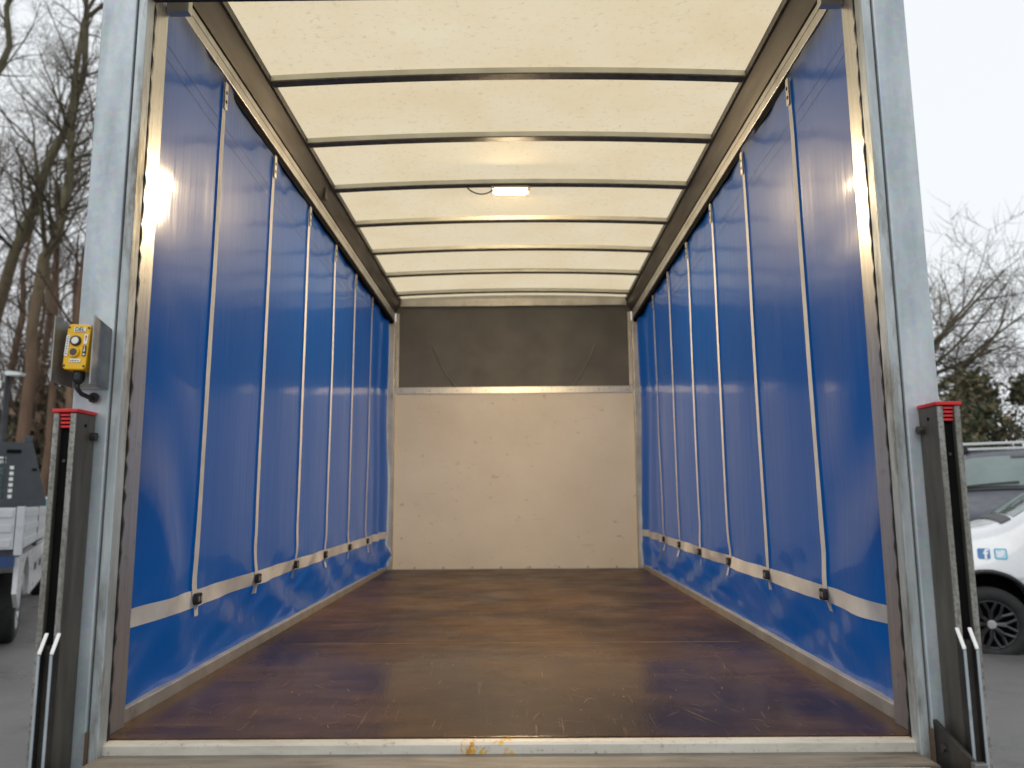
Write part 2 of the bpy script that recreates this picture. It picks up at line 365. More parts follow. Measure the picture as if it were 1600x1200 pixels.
# sill, ledge, lift platform
P(MB().prism([(-.032, -.029), (-.004, -.029), (-.004, -.003), (-.025, -.004), (-.032, -.009)], 0, -.955, .955), 'sill', 'sill_strip')
P(MB().box(-.955, .955, -.128, -.020, -.06, -.0295), 'ledge', 'ledge')
plat = P(MB().box(-.93, .93, -1.15, -.131, -.08, -.030), 'lift_platform', 'platform_alloy', bev=.003)
for i in range(9):
    P(MB().box(-.92, .92, -1.1+i*.105, -1.06+i*.105, -.030, -.0285), 'tread_rib', 'platform_alloy', plat)
# -- chassis and rear wheels
for s in (-1, 1):
    P(MB().box(s*.36, s*.44, .25, 5.2, -.30, -.125), 'chassis_rail', 'dark_steel')
    w = P(MB().lathe([(-.09, .20), (-.10, .30), (-.08, .335), (.08, .335), (.10, .30), (.09, .20)], 0, (s*.82, 1.25, -.485), 32), 'rear_wheel', 'tyre', smooth=True)
    P(MB().lathe([(-.05, .02), (-.05, .2), (.05, .2), (.03, .1), (.05, .02)], 0, (s*.82, 1.25, -.485), 24), 'rim', 'silver_alloy', w)
    P(MB().box(s*.62, s*.94, .8, 1.7, -.122, -.118), 'wheel_guard', 'black_plastic', w)
P(MB().tube([(-.8, 1.25, -.485), (.8, 1.25, -.485)], .05, 12), 'axle', 'dark_steel')
# -- rear frame
rng = random.Random(3)
posts = {}
for s in (-1, 1):
    X = lambda a: s*a
    o = 1.07 if s < 0 else 1.063
    post = P(MB().box(X(o), X(.979), -.055, .10, -.30, 2.32), 'rear_post', 'galvanised', bev=.004); posts[s] = post
    P(MB().box(X(.9785), X(.9745), -.046, .02, -.20, 2.3), 'groove', 'column_web', post)
    P(MB().box(X(.974), X(.9505), -.052, -.012, -.085, 2.3), 'post_lip', 'grimy_galvanised', post, bev=.003)
    # wavy rubber seal
    n = 90; mb = MB(); pr = []
    for i in range(n+1):
        z = -.07+i*(2.0+.07)/n; e = .9505-.0035*math.sin(i*2.1)*rng.uniform(.2, 1)-.003*rng.random()
        pr.append((e, z))
    st = len(mb.v)
    for e, z in pr: mb.v += [(X(e), -.010, z), (X(.976), -.010, z), (X(.976), .012, z), (X(e+.008), .012, z)]
    for i in range(n):
        for k in range(4): a = i*4+k; b = i*4+(k+1) % 4; mb.f.append((a, b, b+4, a+4))
    P(mb, 'rubber_seal', 'black_rubber', post)
    jamb = P(MB().prism([(X(.967), .013), (X(.964), .095), (X(.99), .105), (X(1.0), .013)], 2, .0, 1.96), 'door_jamb', 'aluminium', bev=.0015)
    P(MB().prism([(X(.9635), .078), (X(.90), .078), (X(.90), .104), (X(.9635), .104)], 2, 1.942, 2.135), 'corner_gusset', 'plain_alloy', jamb, bev=.002)
    # drip of rust below the post lip
    P(MB().box(X(.979), X(.972), -.060, -.0552, -.045, .03), 'rust_streak', 'leaf_litter', post)
hd = P(MB().box(-.978, .978, -.05, -.012, 1.925, 2.30), 'header_beam', 'galvanised', bev=.004)
P(MB().box(-.949, .949, -.048, -.014, 1.906, 1.9248), 'header_seal', 'black_rubber', hd)
# -- side rails, cant rails, curtains
SY = [.585+.594*i for i in range(6)]
def bandz(Y): return .248+.0085*Y
def dco(s, Y, z):
    """how far the curtain hangs inward of its plane"""
    k = 11.3 if s > 0 else 0
    N = lambda a, b, c=0: mnoise.noise(Vector((a+k, b, c)))
    ph = math.pi*(Y-SY[0])/.594
    d = .006*math.sin(ph)**2*math.sin(math.pi*min(1, max(0, z/2)))
    d += .006*N(Y*1.1, z*.8)
    low = math.exp(-((z-.03)/.22)**2)*min(1, max(0, (z-.035)/.09))
    d += low*(.055*N(Y*2.6+z*5, z*3.5, 4)+.024*N(Y*6-z*9, z*5, 7))*(1+.4*Y/4)
    diag = Y*1.4+z*1.15+.25*N(Y*2, z*2, 9)
    near = max(0, 1-Y/.62)*math.exp(-((z-.45)/.45)**2)
    d += near*.026*math.sin(diag*8+1)
    top = math.exp(-max(0, 2.03-z)/.11)
    d += top*.004*math.sin(ph*2+math.pi/2)+top*.006*N(Y*9, z*9, 3)
    far = max(0, (Y-3.4)/1.0)
    d += far*.022*math.sin(Y*16+1.4*N(Y*2, z*1.2, 2)*2+z*1.1)
    sag = math.exp(-((z-1.35)/.28)**2)*max(0, 1-Y/.5)
    d += sag*.0045*math.sin(z*17+s*.8+2*N(Y*2, z*3, 6))
    d += .035*max(0, .5-Y)*min(1, max(0, (z-.1)/.5))
    if z < .04: d = min(d, .012)
    return d
for s in (-1, 1):
    kn = 'left' if s < 0 else 'right'
    P(MB().prism([(s*(fx(0)+.0015), .02), (s*(fx(L)+.0015), L-.01), (s*(fx(L)+.075), L-.01), (s*(fx(0)+.075), .02)], 2, -.10, .034), 'floor_rail', 'plain_alloy', bev=.003)
    cr = P(MB().prism([(s*1.003, 2.062), (s*1.003, 2.128), (s*1.01, 2.131), (s*1.09, 2.131), (s*1.09, 2.062)], 1, .106, L-.02), 'cant_rail', 'plain_alloy', bev=.003)
    P(MB().box(s*1.0025, s*1.0055, .3, L-.2, 2.098, 2.1015), 'rail_groove', 'column_web', cr)
    P(MB().prism([(s*.998, 2.132), (s*.968, 2.236), (s*.968, 2.262), (s*1.09, 2.262), (s*1.09, 2.132)], 1, .04, L-.006), 'cove_panel', 'cove_steel', cr)
    P(MB().box(s*.9675, s*.958, .04, L-.006, 2.232, 2.262), 'roof_lip', 'column_web', cr)
    P(MB().box(s*1.012, s*1.075, .11, L-.03, 2.035, 2.0615), 'curtain_track', 'matte_black', cr)
    if s < 0: P(MB().box(-.9985, -.975, 1.95, 1.99, 2.138, 2.20), 'joint_plate', 'column_web', cr)
    Y0, Y1, Z0, Z1 = .10, L-.07, .025, 2.058
    cur = P(MB().grid(lambda u, v: (s*(cx_(Y0+(Y1-Y0)*u)-dco(s, Y0+(Y1-Y0)*u, Z0+(Z1-Z0)*v)), Y0+(Y1-Y0)*u, Z0+(Z1-Z0)*v), 260, 120), 'side_curtain', 'blue_curtain', smooth=True)
    tag(cur, 'blue curtain on the %s-hand side of the load space' % kn)
    def on(Y, z, e): return s*(cx_(Y)-dco(s, Y, z)-e)
    # long webbing band
    def band(u, v):
        Y = Y0+(Y1-Y0)*u; z = bandz(Y)+(v-.5)*.052; return (on(Y, z, .0032), Y, z)
    P(MB().grid(band, 160, 2), 'webbing_band', 'webbing', cur, smooth=True)
    for zs in (1.885, 1.84):
        P(MB().grid(lambda u, v: (on(Y0+(Y1-Y0)*u*.75, zs+.0022*v, .0018), Y0+(Y1-Y0)*u*.75, zs+.0022*v), 150, 1), 'weld_seam', 'column_web', cur)
    for i, y in enumerate(SY):
        if y > Y1-.1: continue
        y += .012*(s > 0); lean = .03*(1 if s > 0 else 1)
        def sy(z): return y+.024*(z-.25)+.003*mnoise.noise(Vector((i*3.7+s, z*2.5, 0)))
        def strap(u, v):
            z = .20+(2.03-.20)*u; Y = sy(z)+(v-.5)*.034; return (on(Y, z, .0058), Y, z)
        sp = P(MB().grid(strap, 60, 2), 'strap', 'webbing', cur, smooth=True)
        zb = bandz(y); xo = on(sy(zb), zb, .007)
        bk = P(MB().prism([(sy(zb)+a, zb+b) for a, b in rbox(.042, .036, .011)], 0, xo, xo-s*.014), 'buckle', 'black_plastic', cur, bev=.002)
        for q in (-.009, .009): P(MB().prism([(sy(zb)+q+a, zb+b) for a, b in rbox(.007, .016, .003, 3)], 0, xo-s*.0145, xo-s*.016), 'buckle_slot', 'plain_alloy', cur)
        zt = 1.985; xt = on(sy(zt), zt, .009)
        P(MB().prism([(sy(zt)+a, zt+b) for a, b in rbox(.026, .10, .006, 3)], 0, xt, xt-s*.003), 'strap_hanger', 'plain_alloy', cur, bev=.0008)
        for q in (-.022, .012): P(MB().disc(0, (xt-s*.0032, sy(zt), zt+q), .0065, -s*.0008, 10), 'hanger_hole', 'matte_black', cur)
# -- roof
def rz_(x): return .024*(1-(x/.968)**2)
rf = P(MB().grid(lambda u, v: (-.966+1.932*u, .0+(L-.0)*v, 2.2625+rz_(-.966+1.932*u)), 24, 40), 'roof_sheet', 'roof_sheet', smooth=True)
for i in range(7):
    y0 = .968+.553*i; mb = MB(); n = 24
    for k in range(n+1):
        x = -.957+1.914*k/n; zb = 2.236+rz_(x); mb.v += [(x, y0, zb), (x, y0+.040, zb), (x, y0+.040, zb+.0255), (x, y0, zb+.0255)]
    for k in range(n):
        for j in range(4): a = k*4+j; b = k*4+(j+1) % 4; mb.f.append((a, b, b+4, a+4))
    mb.f += [(0, 1, 2, 3), tuple(n*4+j for j in (3, 2, 1, 0))]
    bow = P(mb, 'roof_bow', 'bow_steel'); mb = MB()
    for k in range(n+1):
        x = -.956+1.912*k/n; zb = 2.2315+rz_(x); mb.v += [(x, y0-.002, zb), (x, y0+.042, zb), (x, y0+.042, zb+.006), (x, y0-.002, zb+.006)]
    for k in range(n):
        for j in range(4): a = k*4+j; b = k*4+(j+1) % 4; mb.f.append((a, b, b+4, a+4))
    P(mb, 'bow_shade_strip', 'column_web', bow)  # added dark strip: shade on the bow's underside put into colour
# -- bulkhead
bl = P(MB().box(-1.0, 1.0, L, L+.018, .001, 1.437), 'bulkhead_panel', 'cream_ply', bev=.002)
tag(bl, 'scuffed cream lower panel of the bulkhead')
for i in range(8): P(MB().disc(1, (-.82+i*.235, L-.001, .012), .008, -.003, 8), 'screw', 'rivet', bl)
st = P(MB().box(-.998, .998, L-.008, L+.012, 1.438, 1.494), 'bulkhead_trim', 'aluminium', bev=.002)
for i in range(9): P(MB().disc(1, (-.95+i*.2375, L-.008, 1.466), .0065, -.003, 10), 'rivet', 'rivet', st)
ub = P(MB().box(-1.0, 1.0, L+.02, L+.035, 1.47, 2.31), 'bulkhead_top_panel', 'grey_panel')
tag(ub, 'dark grey-brown upper panel of the bulkhead')
for s in (-1, 1):
    P(MB().tube([(s*(.69-.20*t), L+.018, 1.85-.35*t-.04*math.sin(t*math.pi)) for t in [k/10 for k in range(11)]], .006, 5), 'panel_arc', 'grey_panel_line', ub)  # thin, slightly paler arcs laid on the upper panel
P(MB().box(-1.05, 1.05, L+.001, L+.019, 2.2405, 2.30), 'roof_end', 'plain_alloy')
tp = P(MB().box(-.966, .966, L-.006, L+.015, 2.192, 2.240), 'bulkhead_rail', 'plain_alloy', bev=.002)
for x in (-.42, 0, .42): P(MB().disc(1, (x, L-.006, 2.214), .006, -.003, 8), 'rivet', 'rivet', tp)
for s in (-1, 1): P(MB().box(s*1.002, s*1.068, L-.045, L+.02, .0, 2.06), 'corner_post', 'plain_alloy', bev=.003)
for s in (-1, 1): P(MB().box(s*.972, s*.999, L-.012, L+.016, 1.4955, 2.13), 'corner_angle', 'plain_alloy', bev=.002)
# -- lamp on the third bow
lamp = P(MB().prism([(a+.0, b+2.092) for a, b in rbox(.21, .086, .012)], 2, 2.2222, 2.2352), 'interior_lamp', 'plain_alloy')
for a0, a1, b0, b1 in ((-.1, -.085, -.027, .027), (.085, .1, -.027, .027)): P(MB().box(a0, a1, 2.092+b0, 2.092+b1, 2.2165, 2.2221), 'lamp_rim', 'plain_alloy', lamp)
P(MB().prism([(a, b+2.092) for a, b in rbox(.160, .046, .014)], 2, 2.2135, 2.222), 'lamp_lens', 'lamp_lens', lamp)
P(MB().tube([(-.235+.155*t, 2.098, 2.246-.036*math.sin(t*math.pi)**.8 if 0 < t < 1 else 2.246) for t in [k/12 for k in range(13)]], .0035, 6), 'lamp_cable', 'black_plastic', lamp)
# -- tail lift: columns, arms
for s in (-1, 1):
    A, B = 1.008, 1.062; ZT = .768
    mb = MB()
    prof = [(s*A, -.057), (s*A, -.138), (s*(A+.014), -.138), (s*(A+.014), -.075), (s*(B-.014), -.075), (s*(B-.014), -.138), (s*B, -.138), (s*B, -.057)]
    col = P(mb.prism(prof, 2, -.62, ZT), 'lift_column', 'column_web', bev=.0015)
    for a in (A+.0005, B-.0135): P(MB().box(s*a, s*(a+.013), -.1412, -.1385, -.6, ZT-.002), 'flange_edge', 'dirty_galvanised', col, bev=.0008)
    P(MB().box(s*(A+.0145), s*(B-.0145), -.128, -.0755, -.6, ZT-.04), 'slot_shade', 'matte_black', col)  # black box fills the slot, its inner shade painted in
    cap = P(MB().box(s*(A-.003), s*(B+.003), -.144, -.057, ZT+.0005, ZT+.009), 'column_cap', 'red_plastic', col, bev=.002)
    for q in range(4): P(MB().box(s*(A+.016), s*(B-.016), -.139+q*.001, -.09, ZT-.008-q*.009, ZT-.003-q*.009), 'cap_rib', 'red_plastic', col)
    P(MB().disc(0, (s*A, -.072, .716), .011, -s*.014, 6), 'column_bolt', 'dark_steel', col, bev=.001)
    P(MB().disc(0, (s*A, -.10, .74), .004, -s*.002, 8), 'drill_hole', 'matte_black', col)
    P(MB().disc(1, (s*(A+.027), -.129, .655), .004, -.003, 8), 'slot_bolt', 'dark_steel', col)
    arm = P(MB().box(s*(A+.015), s*(B-.015), -.150, -.1285, -.55, .24), 'lift_arm', 'dark_steel')
    for a, w in ((A-.002, .006), (A+.026, .006)):
        pl = [(-.1425, .262), (-.165, .224), (-.165, -.5), (-.1425, -.5)]
        P(MB().prism(pl, 0, s*a, s*(a+w)), 'arm_plate', 'dark_steel', arm)
        P(MB().prism([(-.1425, .2625), (-.1655, .2245), (-.1655, .2285), (-.1425, .2670)], 0, s*(a-.001), s*(a+w+.001)), 'cut_edge', 'white_edge', arm)
        P(MB().box(s*a, s*(a+w), -.1675, -.1655, -.5, .223), 'plate_edge', 'platform_alloy', arm)
    # gusset plate of the platform
    if s > 0:
        P(MB().prism([(-.058, .050), (-.205, .006), (-.205, -.14), (-.058, -.14)], 0, .981, .991), 'platform_arm', 'dark_steel', plat, bev=.001)
        P(MB().box(.979, 1.006, -.222, -.2055, -.14, .004), 'arm_block', 'zinc_plate', plat, bev=.002)
        P(MB().disc(0, (.981, -.10, .0), .009, -.006, 6), 'arm_bolt', 'dark_steel', plat)
# -- holder bracket on the left post
hb = P(MB().box(-1.068, -.984, -.0605, -.0555, .835, .985), 'control_holder', 'zinc_plate')
P(MB().prism([(-.0605, .838), (-.150, .842), (-.150, 1.0), (-.0605, .982)], 0, -1.0725, -1.0695), 'holder_side', 'zinc_plate', hb)
P(MB().prism([(-.0605, .832), (-.142, .836), (-.142, 1.002), (-.0605, .985)], 0, -.9835, -.9805), 'holder_side', 'zinc_plate', hb)
P(MB().box(-1.045, -1.02, -.075, -.0606, .978, .992), 'holder_clip', 'dark_steel', hb)
# -- pendant control
pc = thing('pendant_control', 'yellow push-button pendant control marked DEL hanging in its holder on the left post', 'controller', (-1.024, -.112, F+.926))
pc.rotation_euler = (R(-3), R(2.5), 0)
body = MB().prism(rbox(.056, .112, .009), 1, -.022, .014).build('body', 'yellow_plastic', pc, bev=.003)
def plate(x, z, w, h, mat, nm, yy=-.0226, th=.0012):
    return MB().prism([(x+a, z+b) for a, b in rbox(w, h, .0015, 3)], 1, yy, yy-th).build(nm, mat, pc)
def put_text(body_, size, x, z, mat, rot=0, yy=-.0243, bold=0):
    o = link('lettering', text_mesh(body_, size, mat, .0002, bold), pc); o.location = (x, yy, z); o.rotation_euler = (R(90), rot, 0); return o
plate(.003, .042, .028, .0115, 'label_white', 'name_label'); put_text('DEL', .0135, .003, .042, 'label_black', bold=.0001)
plate(-.0225, .002, .008, .052, 'label_white', 'side_label')
for k in range(8): plate(-.0225, .024-k*.006, .0045 if k % 3 else .003, .0022, 'label_black', 'print_mark', -.0239, .0003)
plate(.0205, .019, .0085, .024, 'label_white', 'up_label'); plate(.0205, -.010, .0085, .026, 'label_black', 'down_label')
def arrow(x, z, h, mat, d):
    return MB().prism([(x-.0008, z-d*h/2), (x+.0008, z-d*h/2), (x+.0008, z+d*h*.1), (x+.0026, z+d*h*.1), (x, z+d*h/2), (x-.0026, z+d*h*.1), (x-.0008, z+d*h*.1)], 1, -.0239, -.0244).build('arrow', mat, pc)
arrow(.0205, .022, .014, 'tail_red', 1); arrow(.0205, -.006, .014, 'label_white', -1)
plate(.0205, -.0185, .005, .004, 'label_white', 'print_mark', -.0239, .0003)
plate(.001, -.034, .027, .008, 'label_white', 'maker_label')
for k, (a, w) in enumerate(((-.009, .004), (-.003, .005), (.003, .004), (.009, .005))): plate(a, -.0345, w, .0022, 'leaf_dark' if k == 0 else 'label_black', 'print_mark', -.0239, .0003)
for z, mt in ((.014, 'button_white'), (-.014, 'button_brown')):
    b = MB().lathe([(-.0225, .0085), (-.0275, .0085), (-.0285, .0100), (-.0275, .0122), (-.0225, .0128)], 1, (-.003, 0, z), 24).build('button_bezel', 'black_plastic' if z > 0 else 'yellow_plastic', pc, smooth=True)
    MB().disc(1, (-.003, -.0225, z), .0088, -.0062, 20).build('button', mt, b, bev=.0015)
for sx in (-.0235, .0235):
    for sz in (-.047, .047): MB().disc(1, (sx, -.0222, sz), .0028, -.0012, 8).build('screw', 'dark_steel', pc)
MB().lathe([(-.056, .0005), (-.056, .0125), (-.066, .0145), (-.078, .0135), (-.086, .0075), (-.086, .0005)], 2, (.003, 0, 0), 14).build('cable_gland', 'black_plastic', pc)
MB().tube([(.003, 0, -.084), (.004, .0, -.098), (.008, .012, -.108), (.014, .035, -.112), (.016, .058, -.110)], .0055, 8).build('cable', 'black_rubber', pc, smooth=True)
gm = MB().disc(1, (.016, .0555, -.110), .013, -.004, 16).build('cable_grommet', 'black_rubber', pc)

# ================================================================ vehicles
def wheel(parent, c, r, w, rim_mat, spokes, side):
    """c: hub centre; side: +1 outer face towards +y"""
    x, y, z = c
    t = MB().lathe([(-w/2, r*.66), (-w/2-.004, r*.85), (-w/2+.02, r*.985), (-w/4, r), (w/4, r), (w/2-.02, r*.985), (w/2+.004, r*.85), (w/2, r*.66), (w*.2, r*.63), (-w*.2, r*.63)], 1, c, 40).build('wheel', 'tyre', parent, smooth=True)
    f = side*(w/2-.012)
    rm = MB().lathe([(f, r*.66), (f+side*.012, r*.645), (f, r*.60), (-f, r*.60), (-f, r*.66)], 1, c, 40).build('rim', rim_mat, t, smooth=True)
    MB().disc(1, (x, y-f*.3, z), r*.6, side*.004, 30).build('brake_backing', 'matte_black', t)
    mb = MB()
    for k in range(spokes):
        a = 2*math.pi*k/spokes
        for da in (-.26, .26):
            p0 = Vector((x+math.cos(a)*r*.1, y+f*.75, z+math.sin(a)*r*.1)); p1 = Vector((x+math.cos(a+da*.35)*r*.36, y+f*.9, z+math.sin(a+da*.35)*r*.36)); p2 = Vector((x+math.cos(a+da)*r*.63, y+f, z+math.sin(a+da)*r*.63))
            mb.tube([p0, p1, p2], [r*.055, r*.042, r*.05], 5)
    o = mb.build('spokes', rim_mat, t); o['kind'] = 'stuff'
    MB().disc(1, (x, y+f*.72, z), r*.12, side*.03, 16).build('hub_cap', 'silver_alloy', t, bev=.006)
    return t
def loft_body(stations, arches, name, mat, parent):
    mb = MB()
    for (x, zb, z1, z2, w0, w1, w2) in stations:
        h = [(0, zb), (w0*.8, zb), (w0, zb+.03), (w1*.985, zb+(z1-zb)*.4), (w1, z1), (w1+(w2-w1)*.22, z1+(z2-z1)*.30), (w1+(w2-w1)*.62, z1+(z2-z1)*.68), (w2, z2-.02), (w2*.82, z2+.008), (0, z2+.03)]
        ring = [(x, a, b) for a, b in h]+[(x, -a, b) for a, b in h[-2:0:-1]]
        mb.v += ring
    k = 18
    for i in range(len(stations)-1):
        for j in range(k): a = i*k+j; b = i*k+(j+1) % k; mb.f.append((a, b, b+k, a+k))
    mb.f += [tuple(range(k)), tuple((len(stations)-1)*k+j for j in reversed(range(k)))]
    o = mb.build(name, mat, None, True); md = o.modifiers.new('s', 'SUBSURF'); md.levels = md.render_levels = 2
    cut = []
    for (ax, az, ar, y0, y1) in arches:
        c = MB().disc(1, (ax, y0, az), ar, y1-y0, 36).build('cut', 'matte_black'); cut.append(c)
        bm_ = o.modifiers.new('b', 'BOOLEAN'); bm_.object = c; bm_.operation = 'DIFFERENCE'; bm_.solver = 'EXACT'
    dg = bpy.context.evaluated_depsgraph_get(); me = bpy.data.meshes.new_from_object(o.evaluated_get(dg))
    for c in cut+[o]: bpy.data.objects.remove(c)
    return link(name, me, parent)
def top_of(bvh, x, y, z=4):
    h = bvh.ray_cast(Vector((x, y, z)), Vector((0, 0, -1))); return h[0]
def bvh_of(o): return BVHTree.FromPolygons([v.co for v in o.data.vertices], [tuple(p.vertices) for p in o.data.polygons])
def patch(bvh, fn, nu, nv, dirv, off, name, mat, parent):
    """a pane laid on the body: fn gives ray origins, dirv the ray direction"""
    mb = MB()
    def q(u, v):
        p = Vector(fn(u, v)); h = bvh.ray_cast(p, Vector(dirv))
        if h[0] is None: return p
        return h[0]+h[1]*off
    mb.grid(q, nu, nv); return mb.build(name, mat, parent, True)
# white small car: x forward, y left; origin under the front axle
ah = math.atan2(.33, -.944)
hx, hy = math.cos(ah), math.sin(ah)
wc = thing('small_white_car', 'white small car with black alloy wheel and two blue square stickers on its wing', 'car', (4.238+hy*.70, 5.256-hx*.70+.02, 0), ah)
bd = loft_body([(.58, .25, .42, .66, .45, .52, .40), (.55, .20, .50, .80, .60, .68, .52), (.44, .18, .55, .955, .68, .755, .56), (.25, .18, .60, 1.035, .70, .775, .58), (0, .18, .62, 1.075, .71, .785, .60), (-.22, .18, .64, 1.12, .71, .79, .62),
                (-.5, .18, .66, 1.33, .71, .795, .60), (-.85, .18, .68, 1.52, .71, .80, .56), (-1.3, .18, .70, 1.56, .71, .80, .56), (-1.9, .18, .72, 1.53, .71, .79, .55), (-2.2, .22, .74, 1.40, .68, .75, .54), (-2.32, .35, .74, 1.1, .6, .66, .5)],
               [(0, .32, .385, .45, 1.0), (0, .32, .385, -1.0, -.45), (-1.78, .32, .385, .45, 1.0), (-1.78, .32, .385, -1., -.45)], 'body', 'white_paint', wc)
bv = bvh_of(bd)
for ax in (0, -1.78):
    for sd_ in (1, -1):
        wheel(wc, (ax, sd_*.70, .25), .32, .185, 'dark_alloy', 8, sd_)
        n = 30; mb = MB(); rr = []
        mb.tube([(ax+.387*math.cos(R(-12+204*i/n)), sd_*(.765), .32+.387*math.sin(R(-12+204*i/n))) for i in range(n+1)], .022, 8)
        mb.build('arch_trim', 'black_plastic', wc, True)
        MB().disc(1, (ax, sd_*.46, .32), .384, -sd_*.004, 30).build('arch_liner', 'matte_black', wc)
patch(bv, lambda u, v: (-.30-.48*u, (-.54+1.08*v)*(1-.08*u), 3), 8, 10, (0, 0, -1), .006, 'windscreen', 'screen_glass', wc)
patch(bv, lambda u, v: (-.19-.09*u, (-.56+1.12*v), 3), 3, 12, (0, 0, -1), .012, 'cowl', 'black_plastic', wc)
for sd_ in (1, -1):
    patch(bv, lambda u, v: (-.62-.22*v*(1-u)-.9*u, 2*sd_, 1.08+.32*v), 8, 4, (0, -sd_, 0), .006, 'side_window', 'glass', wc)
    patch(bv, lambda u, v: (.35+.18*u, 2*sd_, .70+.13*v+.05*(1-u)), 5, 4, (0, -sd_, 0), .008, 'headlight', 'lamp_clear', wc)
    mb = MB().prism([(-.48+a, 1.10+b) for a, b in rbox(.16, .13, .04)], 1, sd_*.80, sd_*.98); mb.build('door_mirror', 'black_plastic', wc, bev=.01)
    mb = MB().tube([(-.50, sd_*.70, 1.03), (-.48, sd_*.85, 1.06)], .02, 6); mb.build('mirror_stalk', 'black_plastic', wc)
    MB().box(-.62, -.615, sd_*.74, sd_*.797, .3, 1.0).build('door_gap', 'matte_black', wc)
MB().tube([(-.21, -.3, 1.162), (-.24, .1, 1.178), (-.25, .45, 1.155)], .012, 5).build('wiper', 'black_plastic', wc)
def sticker(x, z, sz, mat, nm):
    h = bv.ray_cast(Vector((x, 2, z)), Vector((0, -1, 0))); n = h[1]
    e = bpy.data.objects.new(nm, MB().prism(rbox(sz, sz, sz*.18), 2, .0015, .004).mesh(nm, mat)); COL.objects.link(e); e.parent = wc
    zc = n.normalized(); xc = Vector((0, 0, 1)).cross(zc).normalized(); yc = zc.cross(xc)
    m4 = Matrix((xc, yc, zc)).transposed().to_4x4(); m4.translation = h[0]; e.matrix_local = m4; return e
e = sticker(-.005, .86, .10, 'badge_blue', 'square_sticker')
f_ = link('lettering', text_mesh('f', .135, 'badge_white', .001, .004), e); f_.location = (.014, -.010, .0056)
e = sticker(-.135, .86, .10, 'badge_cyan', 'square_sticker')
MB().prism(rbox(.082, .082, .014), 2, .0042, .0048).build('sticker_inset', 'badge_pale', e)
bird = [(-.038, -.024), (-.014, -.034), (.012, -.026), (.027, -.004), (.030, .014), (.041, .026), (.027, .028), (.018, .036), (.004, .034), (-.002, .020), (-.022, .024), (-.036, .034), (-.038, .016), (-.034, .006), (-.030, -.006), (-.020, -.014)]
MB().prism(bird, 2, .005, .0062).build('bird_mark', 'badge_white', e)
# navy van, nose towards the photographer
av = math.atan2(-.84, -.54)
vn = thing('navy_van', 'dark blue van with pale roof bar parked behind the small white car', 'van', (6.05, 7.42, 0), av); vn.scale = (1, 1, 1.02)
vb = loft_body([(.62, .35, .55, .75, .70, .76, .62), (.56, .28, .62, .98, .82, .88, .72), (.42, .26, .68, 1.12, .88, .93, .76), (.1, .26, .72, 1.23, .90, .95, .78), (-.25, .26, .78, 1.33, .91, .96, .79), (-.42, .26, .82, 1.40, .91, .96, .78), (-.75, .26, .86, 1.66, .91, .965, .74), (-1.05, .26, .9, 1.87, .91, .965, .70), (-1.3, .26, .95, 1.945, .91, .965, .70),
                (-2.0, .26, 1., 1.96, .91, .965, .70), (-3.2, .26, 1., 1.96, .91, .965, .70), (-3.9, .26, 1., 1.93, .91, .96, .70), (-4.05, .4, 1., 1.7, .85, .92, .66)],
               [(-.15, .34, .41, .55, 1.2), (-.15, .34, .41, -1.2, -.55), (-3.15, .34, .41, .55, 1.2), (-3.15, .34, .41, -1.2, -.55)], 'body', 'navy_paint', vn)
bv2 = bvh_of(vb)
for ax in (-.15, -3.15):
    for sd_ in (1, -1):
        wheel(vn, (ax, sd_*.86, .34), .34, .21, 'silver_alloy', 5, sd_); MB().disc(1, (ax, sd_*.56, .34), .41, -sd_*.004, 30).build('arch_liner', 'matte_black', vn)
patch(bv2, lambda u, v: (-.47-.55*u, (-.74+1.48*v)*(1-.10*u), 3), 8, 12, (0, 0, -1), .008, 'windscreen', 'screen_glass', vn)
patch(bv2, lambda u, v: (-.40-.06*u, (-.78+1.56*v), 3), 2, 12, (0, 0, -1), .010, 'cowl', 'black_plastic', vn)
patch(bv2, lambda u, v: (-.955-.05*u, (.30*v)-.12, 3), 2, 4, (0, 0, -1), .012, 'mirror_patch', 'black_plastic', vn)
for y0, y1 in ((-.7, -.05), (.1, .72)):
    pts = []
    for t in range(7):
        y = y0+(y1-y0)*t/6; h = top_of(bv2, -.45-.05*t/6, y); pts.append(h+Vector((0, 0, .03)))
    MB().tube(pts, .012, 5).build('wiper', 'black_plastic', vn)
for sd_ in (1, -1):
    patch(bv2, lambda u, v: (-.85-.35*v*(1-u)-.75*u, 2*sd_, 1.28+.46*v), 6, 4, (0, -sd_, 0), .006, 'side_window', 'glass', vn)
    patch(bv2, lambda u, v: (3, sd_*(.55+.28*u), .78+.2*v), 5, 4, (-1, 0, 0), .008, 'headlight', 'lamp_clear', vn)
    m_ = MB().prism([(-.62+a, 1.33+b) for a, b in rbox(.18, .26, .05)], 1, sd_*1.0, sd_*1.16).build('door_mirror', 'black_plastic', vn, bev=.02)
    MB().tube([(-.66, sd_*.90, 1.22), (-.62, sd_*1.05, 1.24)], .025, 6).build('mirror_stalk', 'black_plastic', vn)
patch(bv2, lambda u, v: (3, -.45+.9*u, .72+.2*v), 6, 4, (-1, 0, 0), .008, 'grille', 'black_plastic', vn)
for xx in (-1.45, -2.9):
    rb = MB().box(xx-.035, xx+.035, -.74, .74, 2.035, 2.068).build('roof_bar', 'lamp_head', vn, bev=.008)
    for sd_ in (1, -1): MB().prism([(sd_*.60, 1.95), (sd_*.68, 1.95), (sd_*.70, 2.034), (sd_*.64, 2.034)], 0, xx-.03, xx+.03).build('bar_foot', 'black_plastic', vn)
